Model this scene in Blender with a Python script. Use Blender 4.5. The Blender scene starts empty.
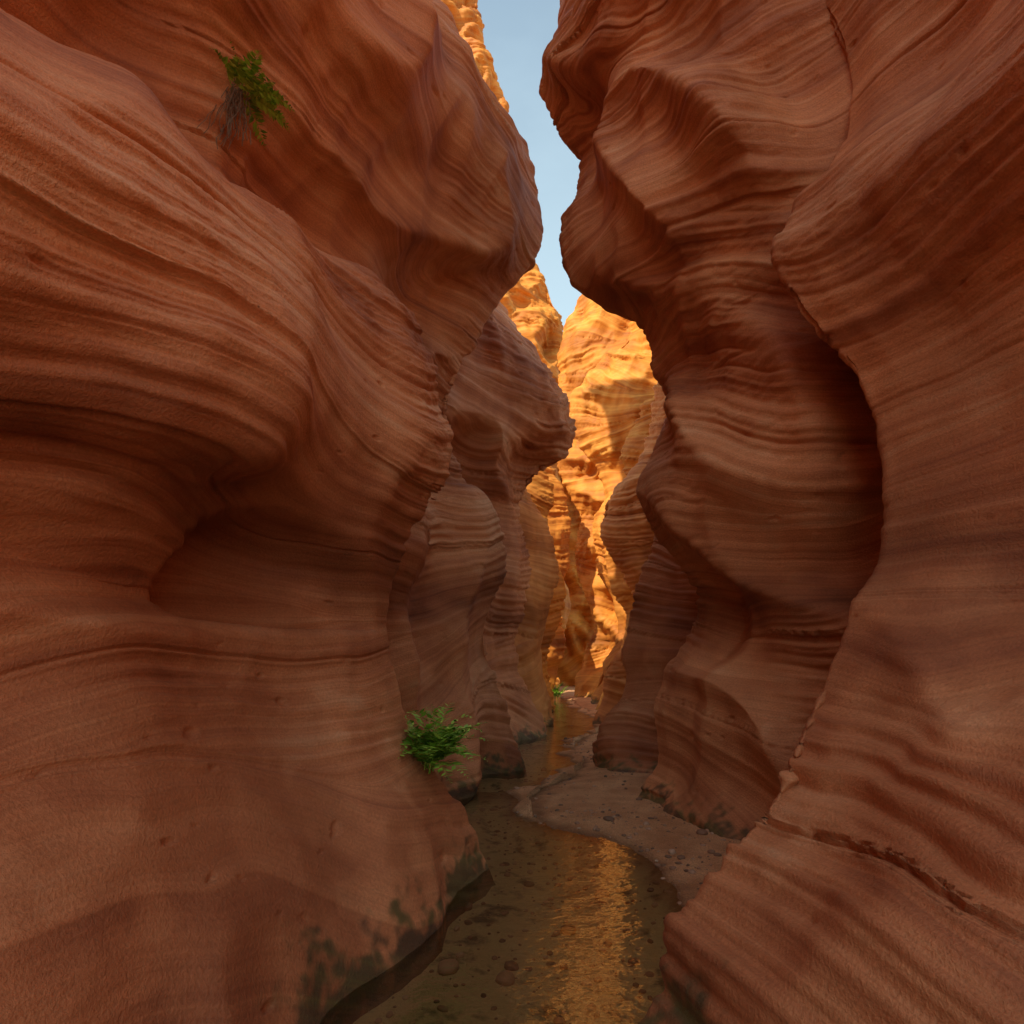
import bpy, math, numpy as np
from mathutils import Vector
rng=np.random.default_rng(7)
CAM=np.array([0,0,1.6]); F=600.0; PITCH=math.radians(13.9)
cp,sp=math.cos(PITCH),math.sin(PITCH)
def ray(px,py):
    r=(px-512)/F; u=(512-py)/F
    return np.array([r, cp-sp*u, sp+cp*u])
def P(px,py,d):
    v=ray(px,py); return CAM+v*(d/v[1])
def G(px,py,z=0.0):
    v=ray(px,py); return CAM+v*((z-CAM[2])/v[2])

# ---------------- noise -----------------
perm=rng.permutation(4096)
grad=rng.normal(size=(4096,3)); grad/=np.linalg.norm(grad,axis=1)[:,None]
def gnoise(x,y,z,seed=0):
    xi=np.floor(x).astype(np.int64); yi=np.floor(y).astype(np.int64); zi=np.floor(z).astype(np.int64)
    fx=x-xi; fy=y-yi; fz=z-zi
    ux=fx**3*(fx*(fx*6-15)+10); uy=fy**3*(fy*(fy*6-15)+10); uz=fz**3*(fz*(fz*6-15)+10)
    out=0
    for a in (0,1):
        wa=ux if a else 1-ux
        ha=perm[(xi+a+seed*131)&4095]
        for b in (0,1):
            wb=uy if b else 1-uy
            hb=perm[(ha+yi+b)&4095]
            for c in (0,1):
                wc=uz if c else 1-uz
                h=perm[(hb+zi+c)&4095]
                g=grad[h]
                out=out+wa*wb*wc*(g[...,0]*(fx-a)+g[...,1]*(fy-b)+g[...,2]*(fz-c))
    return out*1.5
tab=rng.uniform(-1,1,8192)
def n1(s,seed=0):
    i=np.floor(s).astype(np.int64); f=s-i; f=f*f*(3-2*f)
    return tab[(i+seed*977)&8191]*(1-f)+tab[(i+1+seed*977)&8191]*f

def spline(pts,tq,t):
    pts=np.asarray(pts,float); t=np.asarray(t,float)
    m=np.zeros_like(pts)
    h=np.diff(t); dl=np.diff(pts,axis=0)/h[:,None]
    m[1:-1]=(dl[:-1]*h[1:,None]+dl[1:]*h[:-1,None])/(h[1:]+h[:-1])[:,None]
    m[0]=dl[0]; m[-1]=dl[-1]
    k=np.clip(np.searchsorted(t,tq,side='right')-1,0,len(t)-2)
    hh=h[k]; u=((tq-t[k])/hh)[:,None]; hh=hh[:,None]
    return ((2*u**3-3*u**2+1)*pts[k]+(u**3-2*u**2+u)*hh*m[k]+(-2*u**3+3*u**2)*pts[k+1]+(u**3-u**2)*hh*m[k+1])

def strata(X,Y,Z,warp=1.0):
    w=gnoise(X*.28,Y*.28,Z*.22,3)*.85+gnoise(X*.8,Y*.8,Z*.5,4)*.13+gnoise(X*2.3,Y*2.3,Z*1.2,5)*.02
    s0=Z+w*warp
    q=s0/1.25+50.3
    k=np.floor(q).astype(np.int64); f=q-k
    e=np.clip((f-.93)/.07,0,1); e=e*e*(3-2*e)
    tx=lambda k:tab[(k*7+11)&8191]*.30
    ty=lambda k:tab[(k*13+5)&8191]*.20
    s1=s0+X*tx(k)+Y*ty(k); s2=s0+X*tx(k+1)+Y*ty(k+1)
    s=s1*(1-e)+s2*e
    return s0,s

def mesh_obj(name,V,faces_grid,mat,attr=None,parent=None):
    R,C=faces_grid
    idx=np.arange(R*C).reshape(R,C)
    q=np.stack([idx[:-1,:-1],idx[:-1,1:],idx[1:,1:],idx[1:,:-1]],-1).reshape(-1,4)
    me=bpy.data.meshes.new(name)
    me.vertices.add(R*C); me.vertices.foreach_set('co',V.reshape(-1).astype(np.float32))
    me.loops.add(q.size); me.loops.foreach_set('vertex_index',q.reshape(-1).astype(np.int32))
    me.polygons.add(len(q)); me.polygons.foreach_set('loop_start',np.arange(0,q.size,4,dtype=np.int32))
    me.polygons.foreach_set('use_smooth',np.ones(len(q),bool))
    me.update(calc_edges=True)
    if attr:
        for k,v in attr.items():
            a=me.attributes.new(k,'FLOAT','POINT'); a.data.foreach_set('value',v.reshape(-1).astype(np.float32))
    me.materials.append(mat)
    ob=bpy.data.objects.new(name,me); bpy.context.collection.objects.link(ob)
    if parent: ob.parent=parent
    return ob

def normals(Pg):
    du=np.gradient(Pg,axis=0); dv=np.gradient(Pg,axis=1)
    n=np.cross(du,dv); n/=np.linalg.norm(n,axis=-1)[...,None]+1e-9
    return n
def smooth01(x): x=np.clip(x,0,1); return x*x*(3-2*x)

def fin(name,side,nose,front,back,rows,cols,mat,parent,macro=.12,detail=1.0,blend=.5,cap=None,warp=1.0,ridge=1.0,scoops=()):
    N=[P(*n) for n in nose]
    base=N[0].copy(); base[2]=-0.7; base[0]-=side*.12
    N=[base]+N
    if cap is not None:
        top=N[-1]; N+= [top+np.array(c) for c in cap]
    N=np.array(N)
    t=np.r_[0,np.cumsum(np.linalg.norm(np.diff(N,axis=0),axis=1)**.8+1e-4)]
    tq=np.linspace(0,t[-1],4000); D=spline(N,tq,t)
    seg=np.linalg.norm(np.diff(D,axis=0),axis=1)
    zz=D[1:,2]; ztop=N[-1-(len(cap) if cap is not None else 0)][2]
    seg=seg*np.where(zz>ztop+.5,.25,1)          # coarser where out of sight above
    L=np.r_[0,np.cumsum(seg)]
    lu=np.linspace(0,L[-1],rows)
    D=np.stack([np.interp(lu,L,D[:,i]) for i in range(3)],-1)
    ker=np.hanning(max(5,rows//3)); ker/=ker.sum()
    pad=len(ker)//2
    sm=D.copy()
    for i in (0,1):
        a=np.pad(D[:,i],pad,mode='edge'); sm[:,i]=np.convolve(a,ker,'same')[pad:pad+rows]
    st=[(b[0],b[1],b[2] if len(b)>2 else 1.) for b in back[::-1]]+[(0,0,1.)]+[(f[0],-f[1],f[2] if len(f)>2 else 1.) for f in front]
    st=np.array(st,float)
    ts=np.r_[0,np.cumsum(np.linalg.norm(np.diff(st[:,:2],axis=0),axis=1)**.7)]
    S=spline(st,np.linspace(0,ts[-1],cols),ts)
    dist=np.linalg.norm(S[:,:2],axis=1)
    w=np.clip(dist/4,0,1)*blend
    base3=D[:,None,:]*(1-w)[None,:,None]+sm[:,None,:]*w[None,:,None]
    Pg=base3.copy()
    Pg[...,0]+=side*S[None,:,0]; Pg[...,1]+=S[None,:,1]
    Pg[...,2]=base3[...,2]*np.where(base3[...,2]>0,S[None,:,2],1)
    n=normals(Pg)
    if (n[...,0].mean()*(-side))<0: n=-n
    X,Y,Z=Pg[...,0],Pg[...,1],Pg[...,2]
    fade=np.clip(dist/.8,.35,1)[None,:]
    m=gnoise(X*.55,Y*.55,Z*.4,11)*1.4+gnoise(X*1.3+Z*.4,Y*1.3,Z*.75,12)*.5
    q1=gnoise(X*.50+Z*.22,Y*.50-Z*.2,Z*.33,13); q2=gnoise(X*1.3-Z*.5,Y*1.3+Z*.4,Z*.6,14)
    r=(.55-np.sqrt(q1*q1+.0005)*3.0)*1.75+(.3-np.sqrt(q2*q2+.0006)*2.0)*.50
    dd=(m+r*ridge)*macro*fade
    for (cx,cy,cd,ry,zu,zl,dep) in scoops:
        c=P(cx,cy,cd)
        rz=np.where(Z>c[2],zu,zl)
        k=((Y-c[1])/ry)**2+((Z-c[2])/rz)**2
        dd=dd-dep*smooth01((1-k)*1.3)
    Pg=Pg+n*dd[...,None]
    n=normals(Pg)
    if (n[...,0].mean()*(-side))<0: n=-n
    X,Y,Z=Pg[...,0],Pg[...,1],Pg[...,2]
    s0,s=strata(X,Y,Z,warp)
    up=smooth01((Z-2.4)/1.6)
    am=np.clip(.50+gnoise(X*.55,Y*.55,Z*.6,21)*2.0+.40*up,.25,1.6)
    d=(.040*n1(s0*1.7,1)+.024*(.5+.5*am)*n1(s*5,2)+am*(.0130*n1(s*15,3)+.0062*n1(s*36,4)+.0026*n1(s*80,6)))*detail
    d+=am*(.010*gnoise(X*4,Y*4,Z*15,22)+(.0010+.0045*up)*gnoise(X*15,Y*15,Z*34,23))*detail
    g=n1(s*1.6,5); d-= .035*detail*np.clip(1-np.abs(g)/.05,0,1)*np.clip(am+.15,0,1.2)
    fr_=(s*2.1+.3*n1(s0*.9,17))%1.0; d+= .034*detail*np.clip(am,0,1.1)*(smooth01(fr_/.86)-smooth01((fr_-.90)/.10))
    fr2=(s*7.3+.8*n1(s0*2.9,18))%1.0; d+= .010*detail*np.clip(am,0,1.1)*(smooth01(fr2/.8)-smooth01((fr2-.85)/.15))
    pn=gnoise(X*7,Y*7,Z*11,24); d-= .02*smooth01((pn-.62)/.12)
    Pg=Pg+n*d[...,None]
    b1=n1(s0*2.3,8)*.6+n1(s0*5.5,9)*.4
    pt=gnoise(X*1.1,Y*1.1,Z*1.1,25)+gnoise(X*3,Y*3,Z*3,26)*.5+gnoise(X*8,Y*8,Z*8,27)*.25
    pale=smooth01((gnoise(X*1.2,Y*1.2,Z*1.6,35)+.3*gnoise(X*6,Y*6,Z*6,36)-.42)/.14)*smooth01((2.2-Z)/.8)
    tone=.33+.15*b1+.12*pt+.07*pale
    st_=gnoise(X*.6,Y*.6,Z*.35,28)+.5*gnoise(X*1.7,Y*1.7,Z*.7,29)+.3*gnoise(X*6,Y*6,Z*3,30)
    stain_shade=smooth01(.55+st_*1.0)
    # dark bed through both walls; its tone also paints in the left hollow's shade
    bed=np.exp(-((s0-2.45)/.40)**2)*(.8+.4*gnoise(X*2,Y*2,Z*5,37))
    stain_shade=stain_shade*(1-np.clip(bed,0,1))-.6*np.clip(bed,0,1)
    wetn=Z-.42*(.35*gnoise(X*1.6,Y*1.6,Z*1.6,31)+.35*gnoise(X*6,Y*6,Z*6,32)+.3*gnoise(X*17,Y*17,Z*17,33))*1.3
    wet=smooth01((.24-wetn)/.22)
    return mesh_obj(name,Pg,(rows,cols),mat,{'strata':s,'tone':tone,'stain_shade':stain_shade*.5+.5,'wet':wet},parent)

# ---------------- materials -----------------
def newmat(name):
    m=bpy.data.materials.new(name); m.use_nodes=True; nt=m.node_tree
    b=nt.nodes['Principled BSDF']; return m,nt,b
def node(nt,t,**k):
    n=nt.nodes.new(t)
    for a,v in k.items(): setattr(n,a,v)
    return n
def ramp(nt,fac,stops):
    r=node(nt,'ShaderNodeValToRGB'); e=r.color_ramp.elements
    while len(e)<len(stops): e.new(.5)
    for i,(p,c) in enumerate(stops):
        e[i].position=p; e[i].color=(*c,1) if len(c)==3 else c
    nt.links.new(fac,r.inputs[0]); return r.outputs[0]
def mixc(nt,fac,a,b,mode='MIX'):
    m=node(nt,'ShaderNodeMix',data_type='RGBA',blend_type=mode)
    for sock,v in ((m.inputs[0],fac),(m.inputs[6],a),(m.inputs[7],b)):
        if isinstance(v,(int,float)): sock.default_value=v
        elif isinstance(v,tuple): sock.default_value=(*v,1)
        else: nt.links.new(v,sock)
    return m.outputs[2]
def math_(nt,op,a,b=None,clamp=False):
    m=node(nt,'ShaderNodeMath',operation=op,use_clamp=clamp)
    for s,v in zip(m.inputs,(a,b)):
        if v is None: continue
        if isinstance(v,(int,float)): s.default_value=v
        else: nt.links.new(v,s)
    return m.outputs[0]
def noise(nt,scale,detail=4,vec=None,w=None,dim='3D',rough=.55):
    n=node(nt,'ShaderNodeTexNoise',noise_dimensions=dim)
    n.inputs['Scale'].default_value=scale; n.inputs['Detail'].default_value=detail; n.inputs['Roughness'].default_value=rough
    if vec is not None: nt.links.new(vec,n.inputs['Vector'])
    if w is not None: nt.links.new(w,n.inputs['W'])
    return n.outputs[0]
def attrf(nt,n): return node(nt,'ShaderNodeAttribute',attribute_name=n).outputs['Fac']

def rock_mat(name,gold=0.0,near=True):
    m,nt,b=newmat(name)
    at=attrf(nt,'strata'); tone=attrf(nt,'tone'); stain_shade=attrf(nt,'stain_shade'); wet=attrf(nt,'wet')
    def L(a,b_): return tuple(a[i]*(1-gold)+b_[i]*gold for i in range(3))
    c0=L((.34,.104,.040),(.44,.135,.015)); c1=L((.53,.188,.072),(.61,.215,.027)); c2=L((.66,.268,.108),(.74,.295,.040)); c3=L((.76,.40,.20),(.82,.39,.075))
    fine=noise(nt,8,3,w=at,dim='1D',rough=.65)
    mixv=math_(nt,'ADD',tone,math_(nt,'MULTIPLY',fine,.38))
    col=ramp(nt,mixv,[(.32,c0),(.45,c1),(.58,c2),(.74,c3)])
    vf=noise(nt,60,1,w=at,dim='1D')
    lines=ramp(nt,vf,[(.28,(.80,.75,.72)),(.50,(1,1,1)),(.72,(1.06,1.06,1.06))])
    col=mixc(nt,.45,col,lines,'MULTIPLY')
    if near:
        pos=node(nt,'ShaderNodeNewGeometry').outputs['Position']
        grain=noise(nt,60,2,vec=pos,rough=.75)
        gr=ramp(nt,grain,[(.3,(.80,.78,.76)),(.7,(1.13,1.13,1.14))])
        col=mixc(nt,.8,col,gr,'MULTIPLY')
    sc_=ramp(nt,stain_shade,[(.20,(.38,.31,.28)),(.5,(.74,.68,.65)),(1,(1.05,1.05,1.05))])
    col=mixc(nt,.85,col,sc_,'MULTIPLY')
    moss=ramp(nt,fine,[(.4,(.045,.038,.020)),(.6,(.08,.09,.026))])
    col=mixc(nt,math_(nt,'MULTIPLY',wet,.82),col,moss)
    nt.links.new(col,b.inputs['Base Color'])
    b.inputs['Roughness'].default_value=.68
    b.inputs['Specular IOR Level'].default_value=.35
    if near:
        bp=node(nt,'ShaderNodeBump'); bp.inputs['Strength'].default_value=.9; bp.inputs['Distance'].default_value=.008
        nt.links.new(grain,bp.inputs['Height']); nt.links.new(bp.outputs[0],b.inputs['Normal'])
    return m
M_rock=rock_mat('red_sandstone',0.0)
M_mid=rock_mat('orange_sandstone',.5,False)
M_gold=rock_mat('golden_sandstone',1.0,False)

def empty(name):
    e=bpy.data.objects.new(name,None); bpy.context.collection.objects.link(e); return e
WL=empty('sandstone_canyon_wall'); WR=empty('sandstone_canyon_wall.001'); WF=empty('sandstone_cliff')

# ---------------- left walls -----------------
fin('undercut_buttress',-1,
 [(500,872,5.3),(482,832,5.3),(455,790,5.3),(425,745,5.3),(402,705,5.3),(388,665,5.3),(381,620,5.3),(389,580,5.3),(404,532,5.3),(424,497,5.3),(442,466,5.3),(438,402,5.3),(416,340,5.3),(388,300,5.3)],
 [(.03,.12),(.12,.45),(.42,1.3,.93),(.67,2.3,.90),(1.0,3.3,.85),(1.5,5,.83),(2.4,8,.83),(3.6,12,.85)],
 [(.08,.10),(.5,.35),(1.4,.6),(3,.8)],1050,640,M_rock,WL,macro=.10,cap=[(-.25,.0,.12),(-.9,.1,.25),(-2.2,0,.6),(-4,0,1.2)],blend=.3,ridge=.8,
 scoops=[(275,626,4.2,.95,.78,.07,.36),(90,560,3.2,1.6,.66,.40,.34)])
fin('overhanging_buttress',-1,
 [(528,770,9.7),(506,705,9.6),(488,640,9.5),(491,608,9.4),(503,575,9.3),(497,530,9.2),(487,502,9.1),(462,478,9),(452,440,8.9),(458,385,8.8),(474,338,8.7),(503,296,8.6),(528,268,8.5),(540,235,8.5),(534,195,8.5),(525,150,8.5),(500,110,8.5),(450,65,8.6),(405,10,8.8),(385,-40,9)],
 [(.06,.10),(.3,.5),(.75,1.4),(1.3,2.8),(1.9,4.5),(2.5,6.5),(3.1,9),(3.8,13),(4.6,18),(4.8,22.5)],
 [(.08,.12),(.6,.5),(1.6,.9),(2.6,1.2)],1150,640,M_rock,WL,macro=.15,cap=[(-.4,.2,3),(-.8,.3,6.0),(-1.3,.3,9.0),(-2.0,.5,9.8)],blend=.5,ridge=1.05)  # upper wall and run behind camera are unseen, raised to block the sun
fin('rounded_buttress',-1,
 [(549,738,14),(530,700,14),(519,662,13.8),(514,640,13.7),(522,600,13.6),(528,560,13.5),(518,515,13.4),(539,481,13.3),(565,461,13.2),(572,435,13.2),(560,398,13.2),(531,350,13.3),(497,300,13.4),(480,275,13.5)],
 [(.06,.15),(.35,.7),(.9,1.5),(1.8,2.5),(3,4)],[(.08,.12),(.6,.6),(2,1)],520,240,M_rock,WL,macro=.15,detail=1.4,cap=[(-1,.2,.5),(-3,.3,-1)],ridge=.9)
fin('narrow_buttress',-1,
 [(553,727,16.5),(549,690,16.5),(540,650,16.5),(549,605,16.5),(554,572,16.5),(546,530,16.5),(530,495,16.5),(515,470,16.5)],
 [(.06,.15),(.4,.7),(1.2,1.5),(3,2.5)],[(.08,.12),(.8,.6),(3,1)],320,160,M_mid,WL,macro=.12,detail=1.5,cap=[(-1,.2,.1),(-3,.3,-1)],ridge=.6)
fin('slender_buttress',-1,
 [(555,716,20.5),(553,690,20.5),(547,655,20.5),(557,622,20.5),(562,590,20.5),(553,552,20.5),(548,518,20.5),(552,492,20.5),(540,468,20.5)],
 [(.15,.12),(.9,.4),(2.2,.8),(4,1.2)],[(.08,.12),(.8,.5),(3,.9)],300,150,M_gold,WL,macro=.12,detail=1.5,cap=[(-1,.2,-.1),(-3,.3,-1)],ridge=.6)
# ---------------- right walls -----------------
fin('leaning_buttress',1,
 [(635,1024,3.2),(662,972,3.25),(700,900,3.3),(740,838,3.4),(766,782,3.5),(802,700,3.7),(850,622,3.9),(884,562,4.0),(893,502,4.1),(884,440,4.2),(850,370,4.3),(802,312,4.4),(779,262,4.5),(798,215,4.5),(828,168,4.5),(846,110,4.5),(842,50,4.5),(820,0,4.6),(800,-50,4.7)],
 [(.03,.10),(.14,.4),(.35,1.0),(.6,1.8),(1.0,3),(1.7,5.5),(3.2,9.5),(6,15),(10,22)],
 [(.10,.08),(.55,.3),(1.3,.55),(3,.8)],1100,560,M_rock,WR,macro=.10,cap=[(-.5,0,1.5),(-.2,0,3.2),(3,0,7.5),(7,0,11)],blend=.4,ridge=.9)
fin('fluted_buttress',1,
 [(640,802,7.6),(651,765,7.6),(650,715,7.6),(660,680,7.6),(680,645,7.6),(690,600,7.6),(668,562,7.6),(650,522,7.5),(643,478,7.5),(647,445,7.5),(658,418,7.5),(663,388,7.5),(655,358,7.4),(638,330,7.4),(608,308,7.3),(578,286,7.3),(567,255,7.3),(564,215,7.3),(574,188,7.4),(577,160,7.4),(560,138,7.4),(542,100,7.3),(551,55,7.3),(563,10,7.3),(566,-40,7.3)],
 [(.03,.15),(.12,.6),(.35,1.3),(.65,1.9),(1.2,2.5),(2.1,2.9),(3.3,3.2),(5,3.4)],
 [(.08,.12),(.6,.6),(2,1),(4,1.2)],1150,520,M_rock,WR,macro=.15,cap=[(0,0,1.2),(1.0,0,3.5),(5,0,7),(9,0,10)],blend=.3,ridge=1.1)
fin('low_buttress',1,
 [(588,770,9.8),(598,735,9.9),(618,700,10),(628,655,10.2),(636,612,10.3),(642,580,10.3),(656,540,10.4),(652,505,10.4),(656,470,10.4),(668,420,10.4)],
 [(.06,.15),(.4,.5),(1.1,.9),(2.5,1.2)],[(.08,.12),(.6,.6),(2,1)],460,200,M_rock,WR,macro=.12,detail=1.3,cap=[(.3,0,1),(1.2,.2,2)])
fin('sinuous_buttress',1,
 [(590,722,16.5),(600,695,16.5),(606,662,16.5),(630,640,16.5),(640,608,16.5),(618,562,16.5),(601,530,16.5),(605,500,16.4),(624,476,16.4),(640,458,16.4),(652,425,16.4),(656,390,16.4)],
 [(.06,.15),(.4,.7),(1.2,1.3),(3,1.8)],[(.08,.12),(.6,.6),(2,1)],380,180,M_mid,WR,macro=.14,detail=1.5,cap=[(.3,0,1),(2,.2,2)],ridge=.7)
fin('amber_buttress',1,
 [(592,713,20.5),(603,690,20.5),(611,665,20.5),(626,640,20.5),(628,612,20.5),(612,585,20.5),(606,555,20.5),(618,522,20.5),(628,490,20.5),(622,455,20.5),(636,425,20.5),(650,400,20.5)],
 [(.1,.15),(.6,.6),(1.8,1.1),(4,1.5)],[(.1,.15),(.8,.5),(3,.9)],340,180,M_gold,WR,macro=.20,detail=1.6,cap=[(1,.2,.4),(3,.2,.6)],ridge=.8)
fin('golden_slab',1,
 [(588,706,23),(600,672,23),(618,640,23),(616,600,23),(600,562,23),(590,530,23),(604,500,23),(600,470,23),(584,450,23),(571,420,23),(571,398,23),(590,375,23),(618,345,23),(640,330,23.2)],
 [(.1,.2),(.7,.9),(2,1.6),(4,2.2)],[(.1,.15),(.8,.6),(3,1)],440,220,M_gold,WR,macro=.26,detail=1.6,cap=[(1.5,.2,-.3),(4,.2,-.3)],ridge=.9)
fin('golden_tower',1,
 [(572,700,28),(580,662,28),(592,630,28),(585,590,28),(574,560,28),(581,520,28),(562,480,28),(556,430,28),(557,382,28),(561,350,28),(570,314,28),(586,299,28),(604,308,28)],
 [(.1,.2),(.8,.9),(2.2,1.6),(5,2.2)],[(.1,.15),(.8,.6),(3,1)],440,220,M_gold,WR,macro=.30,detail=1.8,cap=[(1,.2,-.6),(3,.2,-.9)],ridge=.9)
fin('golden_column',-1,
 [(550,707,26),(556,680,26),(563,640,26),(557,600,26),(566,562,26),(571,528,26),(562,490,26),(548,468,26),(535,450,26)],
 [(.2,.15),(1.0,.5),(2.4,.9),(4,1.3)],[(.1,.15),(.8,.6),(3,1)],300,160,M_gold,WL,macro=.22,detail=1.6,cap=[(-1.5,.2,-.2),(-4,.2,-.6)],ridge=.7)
fin('tall_cliff',-1,
 [(562,696,33),(556,650,33),(566,600,33),(554,555,33),(564,510,33),(556,470,33),(566,430,33),(559,385,33),(563,350,33),(559,312,33),(549,288,33),(536,268,33),(526,240,33),(514,180,33),(506,105,33),(497,80,33),(485,50,33),(479,10,33),(476,-30,33)],
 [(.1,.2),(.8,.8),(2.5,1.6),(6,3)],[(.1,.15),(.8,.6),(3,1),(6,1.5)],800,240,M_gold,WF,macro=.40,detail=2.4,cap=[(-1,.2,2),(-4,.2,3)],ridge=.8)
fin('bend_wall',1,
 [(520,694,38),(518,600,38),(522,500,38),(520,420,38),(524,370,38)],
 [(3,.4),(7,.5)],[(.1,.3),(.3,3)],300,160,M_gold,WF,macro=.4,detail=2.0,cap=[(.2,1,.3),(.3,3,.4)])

# ---------------- ground + stream -----------------
bank=[(705,930),(690,912),(676,884),(655,862),(625,847),(590,837),(556,829),(534,818),(528,803),(540,789),(572,778),(584,764),(572,752),(574,742),(596,733),(604,722),(588,712),(575,705),(572,700)]
poly=[(-4,-14),(3,-14),(2.2,0),(1.6,3.2)]+[tuple(G(*b)[:2]) for b in bank]+[(1.8,45),(-4,45)]
poly=np.array(poly)
def sd_poly(x,y):
    inside=np.zeros(x.shape,bool); dmin=np.full(x.shape,1e9)
    n=len(poly)
    for i in range(n):
        x1,y1=poly[i]; x2,y2=poly[(i+1)%n]
        dx,dy=x2-x1,y2-y1
        t=np.clip(((x-x1)*dx+(y-y1)*dy)/(dx*dx+dy*dy),0,1)
        dmin=np.minimum(dmin,np.hypot(x-x1-t*dx,y-y1-t*dy))
        c=((y1>y)!=(y2>y))
        xi=x1+(y-y1)*dx/(dy if dy!=0 else 1e-9)
        inside^=(c&(x<xi))
    return np.where(inside,-dmin,dmin)
xs=np.r_[-400,-200,-100,-50,-25,-12,-8,-6,-4,np.linspace(-3,4,420),5,6,8,12,25,50,100,200,400]
ys=np.r_[-400,-200,-100,-50,-30,-20,-14,-10,-6,-3,-1,0,1,2,np.linspace(2.5,12,560),np.linspace(12.1,36,300),40,50,80,150,300,600,1500]
X,Y=np.meshgrid(xs,ys)
sd=sd_poly(X,Y)+gnoise(X*3,Y*3,X*0,31)*.06+gnoise(X*9,Y*9,X*0,32)*.02
Z=np.where(sd<0,-.12*np.clip(-sd/.45,0,1)**.8, .065*np.clip(sd/.45,0,1)**.8)
Z+=gnoise(X*1.1,Y*1.1,X*0,33)*.022+gnoise(X*5,Y*5,X*0,34)*.010+gnoise(X*16,Y*16,X*0,35)*.006
Z+=np.where((Y>6.3)&(sd<0),.055+gnoise(X*2,Y*1.4,X*0,36)*.10,0)*np.clip((Y-6.3)/.8,0,1)
mg,nt,b=newmat('stream_sand')
pos=node(nt,'ShaderNodeNewGeometry').outputs['Position']
sx=node(nt,'ShaderNodeSeparateXYZ'); nt.links.new(pos,sx.inputs[0])
c=ramp(nt,noise(nt,2.5,4,vec=pos),[(.35,(.52,.23,.088)),(.65,(.72,.37,.165))])
g=ramp(nt,noise(nt,90,2,vec=pos,rough=.7),[(.3,(.62,.60,.58)),(.7,(1.3,1.3,1.3))])
c=mixc(nt,.9,c,g,'MULTIPLY')
wet=ramp(nt,sx.outputs[2],[(.006,(.50,.46,.40)),(.028,(1,1,1))])
c=mixc(nt,1.0,c,wet,'MULTIPLY')
bed=ramp(nt,noise(nt,5,4,vec=pos,rough=.6),[(.32,(.15,.11,.05)),(.46,(.64,.44,.21))])
uw=ramp(nt,math_(nt,'ADD',sx.outputs[2],.06),[(.0,(1,1,1)),(.06,(0,0,0))])
c=mixc(nt,uw,c,bed)
nt.links.new(c,b.inputs['Base Color']); b.inputs['Roughness'].default_value=.8
bp=node(nt,'ShaderNodeBump'); bp.inputs['Distance'].default_value=.03
nt.links.new(noise(nt,40,3,vec=pos,rough=.7),bp.inputs['Height']); nt.links.new(bp.outputs[0],b.inputs['Normal'])
ground=mesh_obj('ground',np.stack([X,Y,Z],-1),X.shape,mg)
mw=bpy.data.materials.new('stream_water'); mw.use_nodes=True; nt=mw.node_tree; nt.nodes.clear()
out=node(nt,'ShaderNodeOutputMaterial'); mx=node(nt,'ShaderNodeMixShader'); fr=node(nt,'ShaderNodeFresnel'); fr.inputs[0].default_value=1.65
tr=node(nt,'ShaderNodeBsdfTransparent'); tr.inputs[0].default_value=(.95,.89,.71,1)
gl=node(nt,'ShaderNodeBsdfGlossy'); gl.inputs['Roughness'].default_value=.03; gl.inputs[0].default_value=(1,1,1,1)
pos=node(nt,'ShaderNodeNewGeometry').outputs['Position']
mp=node(nt,'ShaderNodeMapping'); mp.inputs['Scale'].default_value=(.8,1.2,1); nt.links.new(pos,mp.inputs[0])
hh=math_(nt,'ADD',math_(nt,'MULTIPLY',noise(nt,5,2,vec=mp.outputs[0]),.011),math_(nt,'MULTIPLY',noise(nt,22,1,vec=mp.outputs[0]),.0030))
bp=node(nt,'ShaderNodeBump'); bp.inputs['Strength'].default_value=.8; bp.inputs['Distance'].default_value=1.0
nt.links.new(hh,bp.inputs['Height'])
for n_ in (gl,fr): nt.links.new(bp.outputs[0],n_.inputs['Normal'])
nt.links.new(fr.outputs[0],mx.inputs[0]); nt.links.new(tr.outputs[0],mx.inputs[1]); nt.links.new(gl.outputs[0],mx.inputs[2]); nt.links.new(mx.outputs[0],out.inputs[0])
wx,wy=np.meshgrid(np.linspace(-4,4,30),np.linspace(-12,44,80))
water=mesh_obj('stream_water',np.stack([wx,wy,wx*0],-1),wx.shape,mw)

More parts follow.
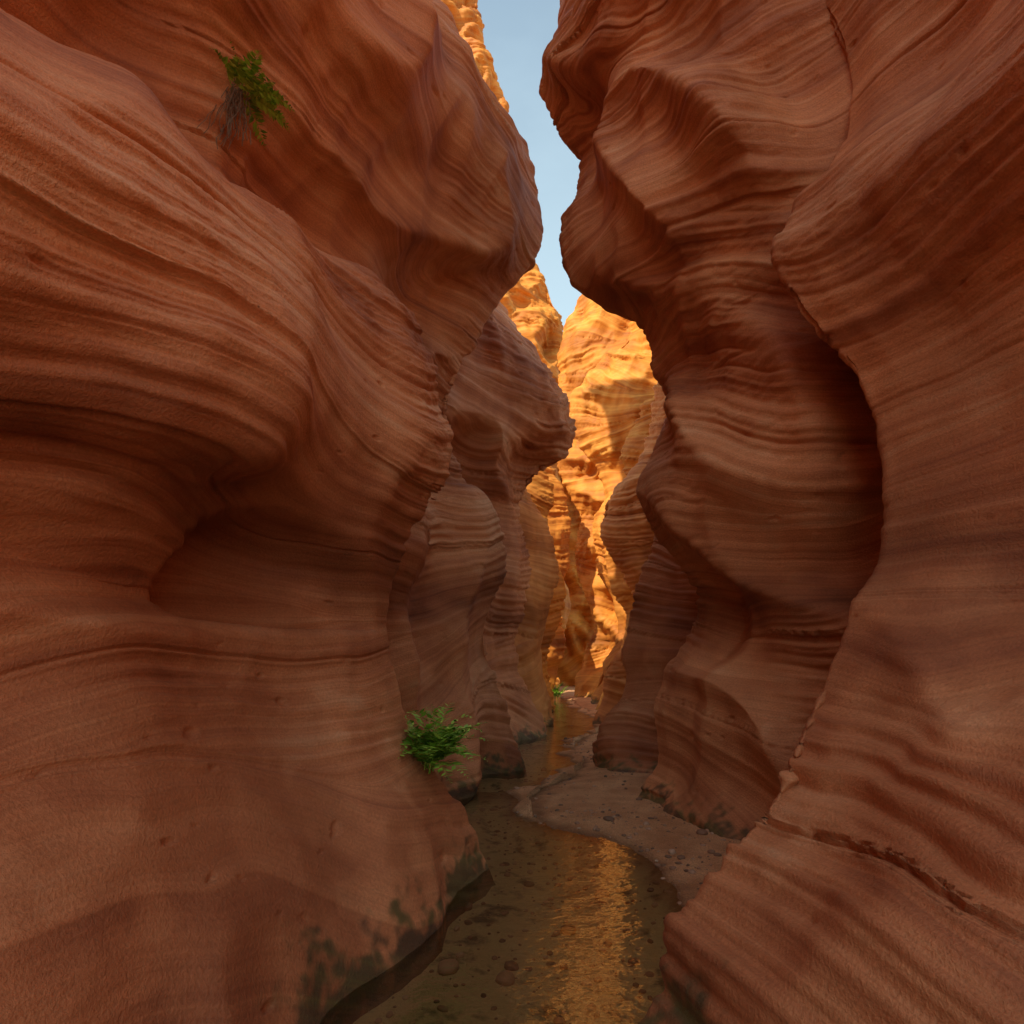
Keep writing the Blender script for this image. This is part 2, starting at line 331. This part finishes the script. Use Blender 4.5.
# ---------------- pebbles -----------------
def tri_mesh(name,V,Fc,mat,smooth=False):
    me=bpy.data.meshes.new(name); me.from_pydata([tuple(v) for v in V],[],[tuple(f) for f in Fc]); me.materials.append(mat)
    if smooth: me.polygons.foreach_set('use_smooth',np.ones(len(me.polygons),bool))
    ob=bpy.data.objects.new(name,me); bpy.context.collection.objects.link(ob); return ob
import bmesh
bm=bmesh.new(); bmesh.ops.create_icosphere(bm,subdivisions=2,radius=1); icoV=np.array([v.co[:] for v in bm.verts]); icoF=np.array([[v.index for v in f.verts] for f in bm.faces]); bm.free()
def gz(x,y):
    i=np.clip(np.searchsorted(ys,y)-1,0,len(ys)-2); j=np.clip(np.searchsorted(xs,x)-1,0,len(xs)-2); return Z[i,j]
VV=[];FF=[];o=0
for k in range(2200):
    y=rng.uniform(3.0,14) if k%3 else rng.uniform(3,7); x=rng.uniform(-1,2.4)
    r=.006+.022*rng.random()**3
    if k%55==0: r=rng.uniform(.03,.06)
    sc=np.array([r*rng.uniform(.8,1.5),r*rng.uniform(.8,1.3),r*rng.uniform(.4,.75)])
    a=rng.uniform(0,6.28); v=icoV*(1+.22*gnoise(icoV[:,0]*1.3+k,icoV[:,1]*1.3,icoV[:,2]*1.3,40))[:,None]*sc
    v=np.stack([v[:,0]*math.cos(a)-v[:,1]*math.sin(a),v[:,0]*math.sin(a)+v[:,1]*math.cos(a),v[:,2]],-1)
    v+=np.array([x,y,gz(x,y)+sc[2]*.25]); VV.append(v); FF.append(icoF+o); o+=len(v)
mpb,nt,b=newmat('pebble_stone')
pos=node(nt,'ShaderNodeNewGeometry')
pc=ramp(nt,pos.outputs['Random Per Island'],[(0,(.16,.085,.045)),(.4,(.32,.16,.085)),(.8,(.46,.25,.14)),(1,(.55,.36,.23))])
nt.links.new(pc,b.inputs['Base Color']); b.inputs['Roughness'].default_value=.7
tri_mesh('stream_pebbles',np.concatenate(VV),np.concatenate(FF),mpb,True)

# ---------------- plants -----------------
ml,nt,b=newmat('fern_leaf')
rp=node(nt,'ShaderNodeNewGeometry').outputs['Random Per Island']
nt.links.new(ramp(nt,rp,[(0,(.12,.26,.02)),(.6,(.29,.52,.04)),(1,(.46,.64,.09))]),b.inputs['Base Color']); b.inputs['Roughness'].default_value=.5
mr,nt,b=newmat('dry_roots'); b.inputs['Base Color'].default_value=(.17,.10,.055,1); b.inputs['Roughness'].default_value=.9
def fern(name,origin,size,out,n=26,roots=False,seed=1):
    r=np.random.default_rng(seed); V=[];Fa=[];mi=[]
    out=np.array(out,float)
    def quad(p,a,bv,m):
        o=len(V); V.extend([p,p+a*.45+bv,p+a,p+a*.45-bv]); Fa.append((o,o+1,o+2,o+3)); mi.append(m)
    for i in range(n):
        d=np.array([r.normal()*.7,r.normal()*.6,r.uniform(.3,1.1)])+out*r.uniform(.3,1.0); d/=np.linalg.norm(d)
        L=size*r.uniform(.55,1.0); p=origin+r.normal(size=3)*size*.05; steps=16; droop=r.uniform(.4,1.0)
        prev=p.copy()
        for s in range(steps):
            t=s/steps
            dd=d+np.array([0,0,-droop*t*1.3]); dd/=np.linalg.norm(dd)
            nx=prev+dd*L/steps
            sd_=np.cross(dd,[0,0,1.]); sd_/=np.linalg.norm(sd_)+1e-6
            o=len(V); w=sd_*size*.006*(1.1-t); V.extend([prev-w,prev+w,nx+w,nx-w]); Fa.append((o,o+1,o+2,o+3)); mi.append(0)
            if s>2:
                ll=size*.20*math.sin(math.pi*min(1,(t*.9+.12)))**.7*(1-.35*t)
                for sg in (-1,1):
                    a=(sd_*sg+dd*.55+r.normal(size=3)*.18); a/=np.linalg.norm(a)
                    bv=np.cross(a,[r.normal()*.3,r.normal()*.3,1]); bv/=np.linalg.norm(bv)+1e-6
                    quad(nx,a*ll,bv*ll*.20,0)
            prev=nx
    if roots:
        for i in range(60):
            p=origin+np.array([r.normal()*.06,r.normal()*.04,0])*size*2
            d=np.array([r.normal()*.15,r.normal()*.12,-1]); prev=p
            L=size*r.uniform(.4,1.1)
            for s in range(7):
                nx=prev+(d+r.normal(size=3)*.25)*L/7
                w=np.array([1,.3,0])*size*.007; o=len(V)
                V.extend([prev-w,prev+w,nx+w*.8,nx-w*.8]); Fa.append((o,o+1,o+2,o+3)); mi.append(1); prev=nx
    ob=tri_mesh(name,V,Fa,ml); ob.data.materials.append(mr)
    ob.data.polygons.foreach_set('material_index',np.array(mi,dtype=np.int32)); return ob
dg=bpy.context.evaluated_depsgraph_get()
def hit(px,py):
    dg.update(); v=ray(px,py); v/=np.linalg.norm(v)
    ok,loc,nn,_,ob,_=bpy.context.scene.ray_cast(dg,Vector(CAM),Vector(v),distance=200)
    nn=np.array(nn)
    if nn@v>0: nn=-nn
    print('HIT',px,py,ok,ob.name if ob else None,tuple(loc))
    return np.array(loc),nn
bpy.context.view_layer.update()
for (nm,px,py,sz,n,rt,sd_) in [('hanging_fern',236,90,.54,24,True,3),('fern_plant',428,768,.62,54,False,5),('green_shrub',556,700,.9,26,False,8),('cliff_shrub',521,122,.25,9,False,9)]:
    loc,nn=hit(px,py)
    fern(nm,loc+nn*.02,sz,nn,n,rt,sd_)

# ---------------- light, sky, camera -----------------
S=np.array([-.50,-.57,.65]); S/=np.linalg.norm(S)
w=bpy.data.worlds.new('World'); bpy.context.scene.world=w; w.use_nodes=True; nt=w.node_tree
bg=nt.nodes['Background']; sky=node(nt,'ShaderNodeTexSky',sky_type='NISHITA'); sky.sun_disc=False
sky.sun_elevation=math.asin(S[2]); sky.sun_rotation=math.atan2(S[0],S[1])%(2*math.pi)
sky.air_density=2.4; sky.dust_density=2.0; sky.ozone_density=3.0
# pale haze / cirrus, denser towards the horizon, added to brighten sky and fill
tc=node(nt,'ShaderNodeTexCoord').outputs['Generated']
sx=node(nt,'ShaderNodeSeparateXYZ'); nt.links.new(tc,sx.inputs[0])
hz=ramp(nt,sx.outputs[2],[(.40,(.88,.88,.88)),(.62,(.62,.62,.62)),(.88,(.20,.20,.20))])
mp=node(nt,'ShaderNodeMapping'); mp.inputs['Scale'].default_value=(1.5,1.5,4); nt.links.new(tc,mp.inputs[0])
cl=ramp(nt,noise(nt,2.0,5,vec=mp.outputs[0],rough=.5),[(.45,(.0,.0,.0)),(.8,(.22,.22,.22))])
fac=math_(nt,'ADD',hz,cl,True)
skc=mixc(nt,fac,sky.outputs[0],(4.9,6.4,7.2))
nt.links.new(skc,bg.inputs[0]); bg.inputs[1].default_value=.15
sun=bpy.data.lights.new('sun','SUN'); sun.energy=5; sun.angle=math.radians(.5); sun.color=(1,.90,.74)
so=bpy.data.objects.new('sun',sun); bpy.context.collection.objects.link(so); so.rotation_euler=Vector(S).to_track_quat('Z','Y').to_euler()
cam=bpy.data.cameras.new('camera'); cam.sensor_width=36; cam.lens=F/1024*36; cam.clip_end=3000; cam.clip_start=.05
co=bpy.data.objects.new('camera',cam); bpy.context.collection.objects.link(co); co.location=CAM; co.rotation_euler=(math.pi/2+PITCH,0,0)
sc=bpy.context.scene; sc.camera=co
sc.view_settings.view_transform='Standard'; sc.view_settings.look='None'; sc.view_settings.exposure=0
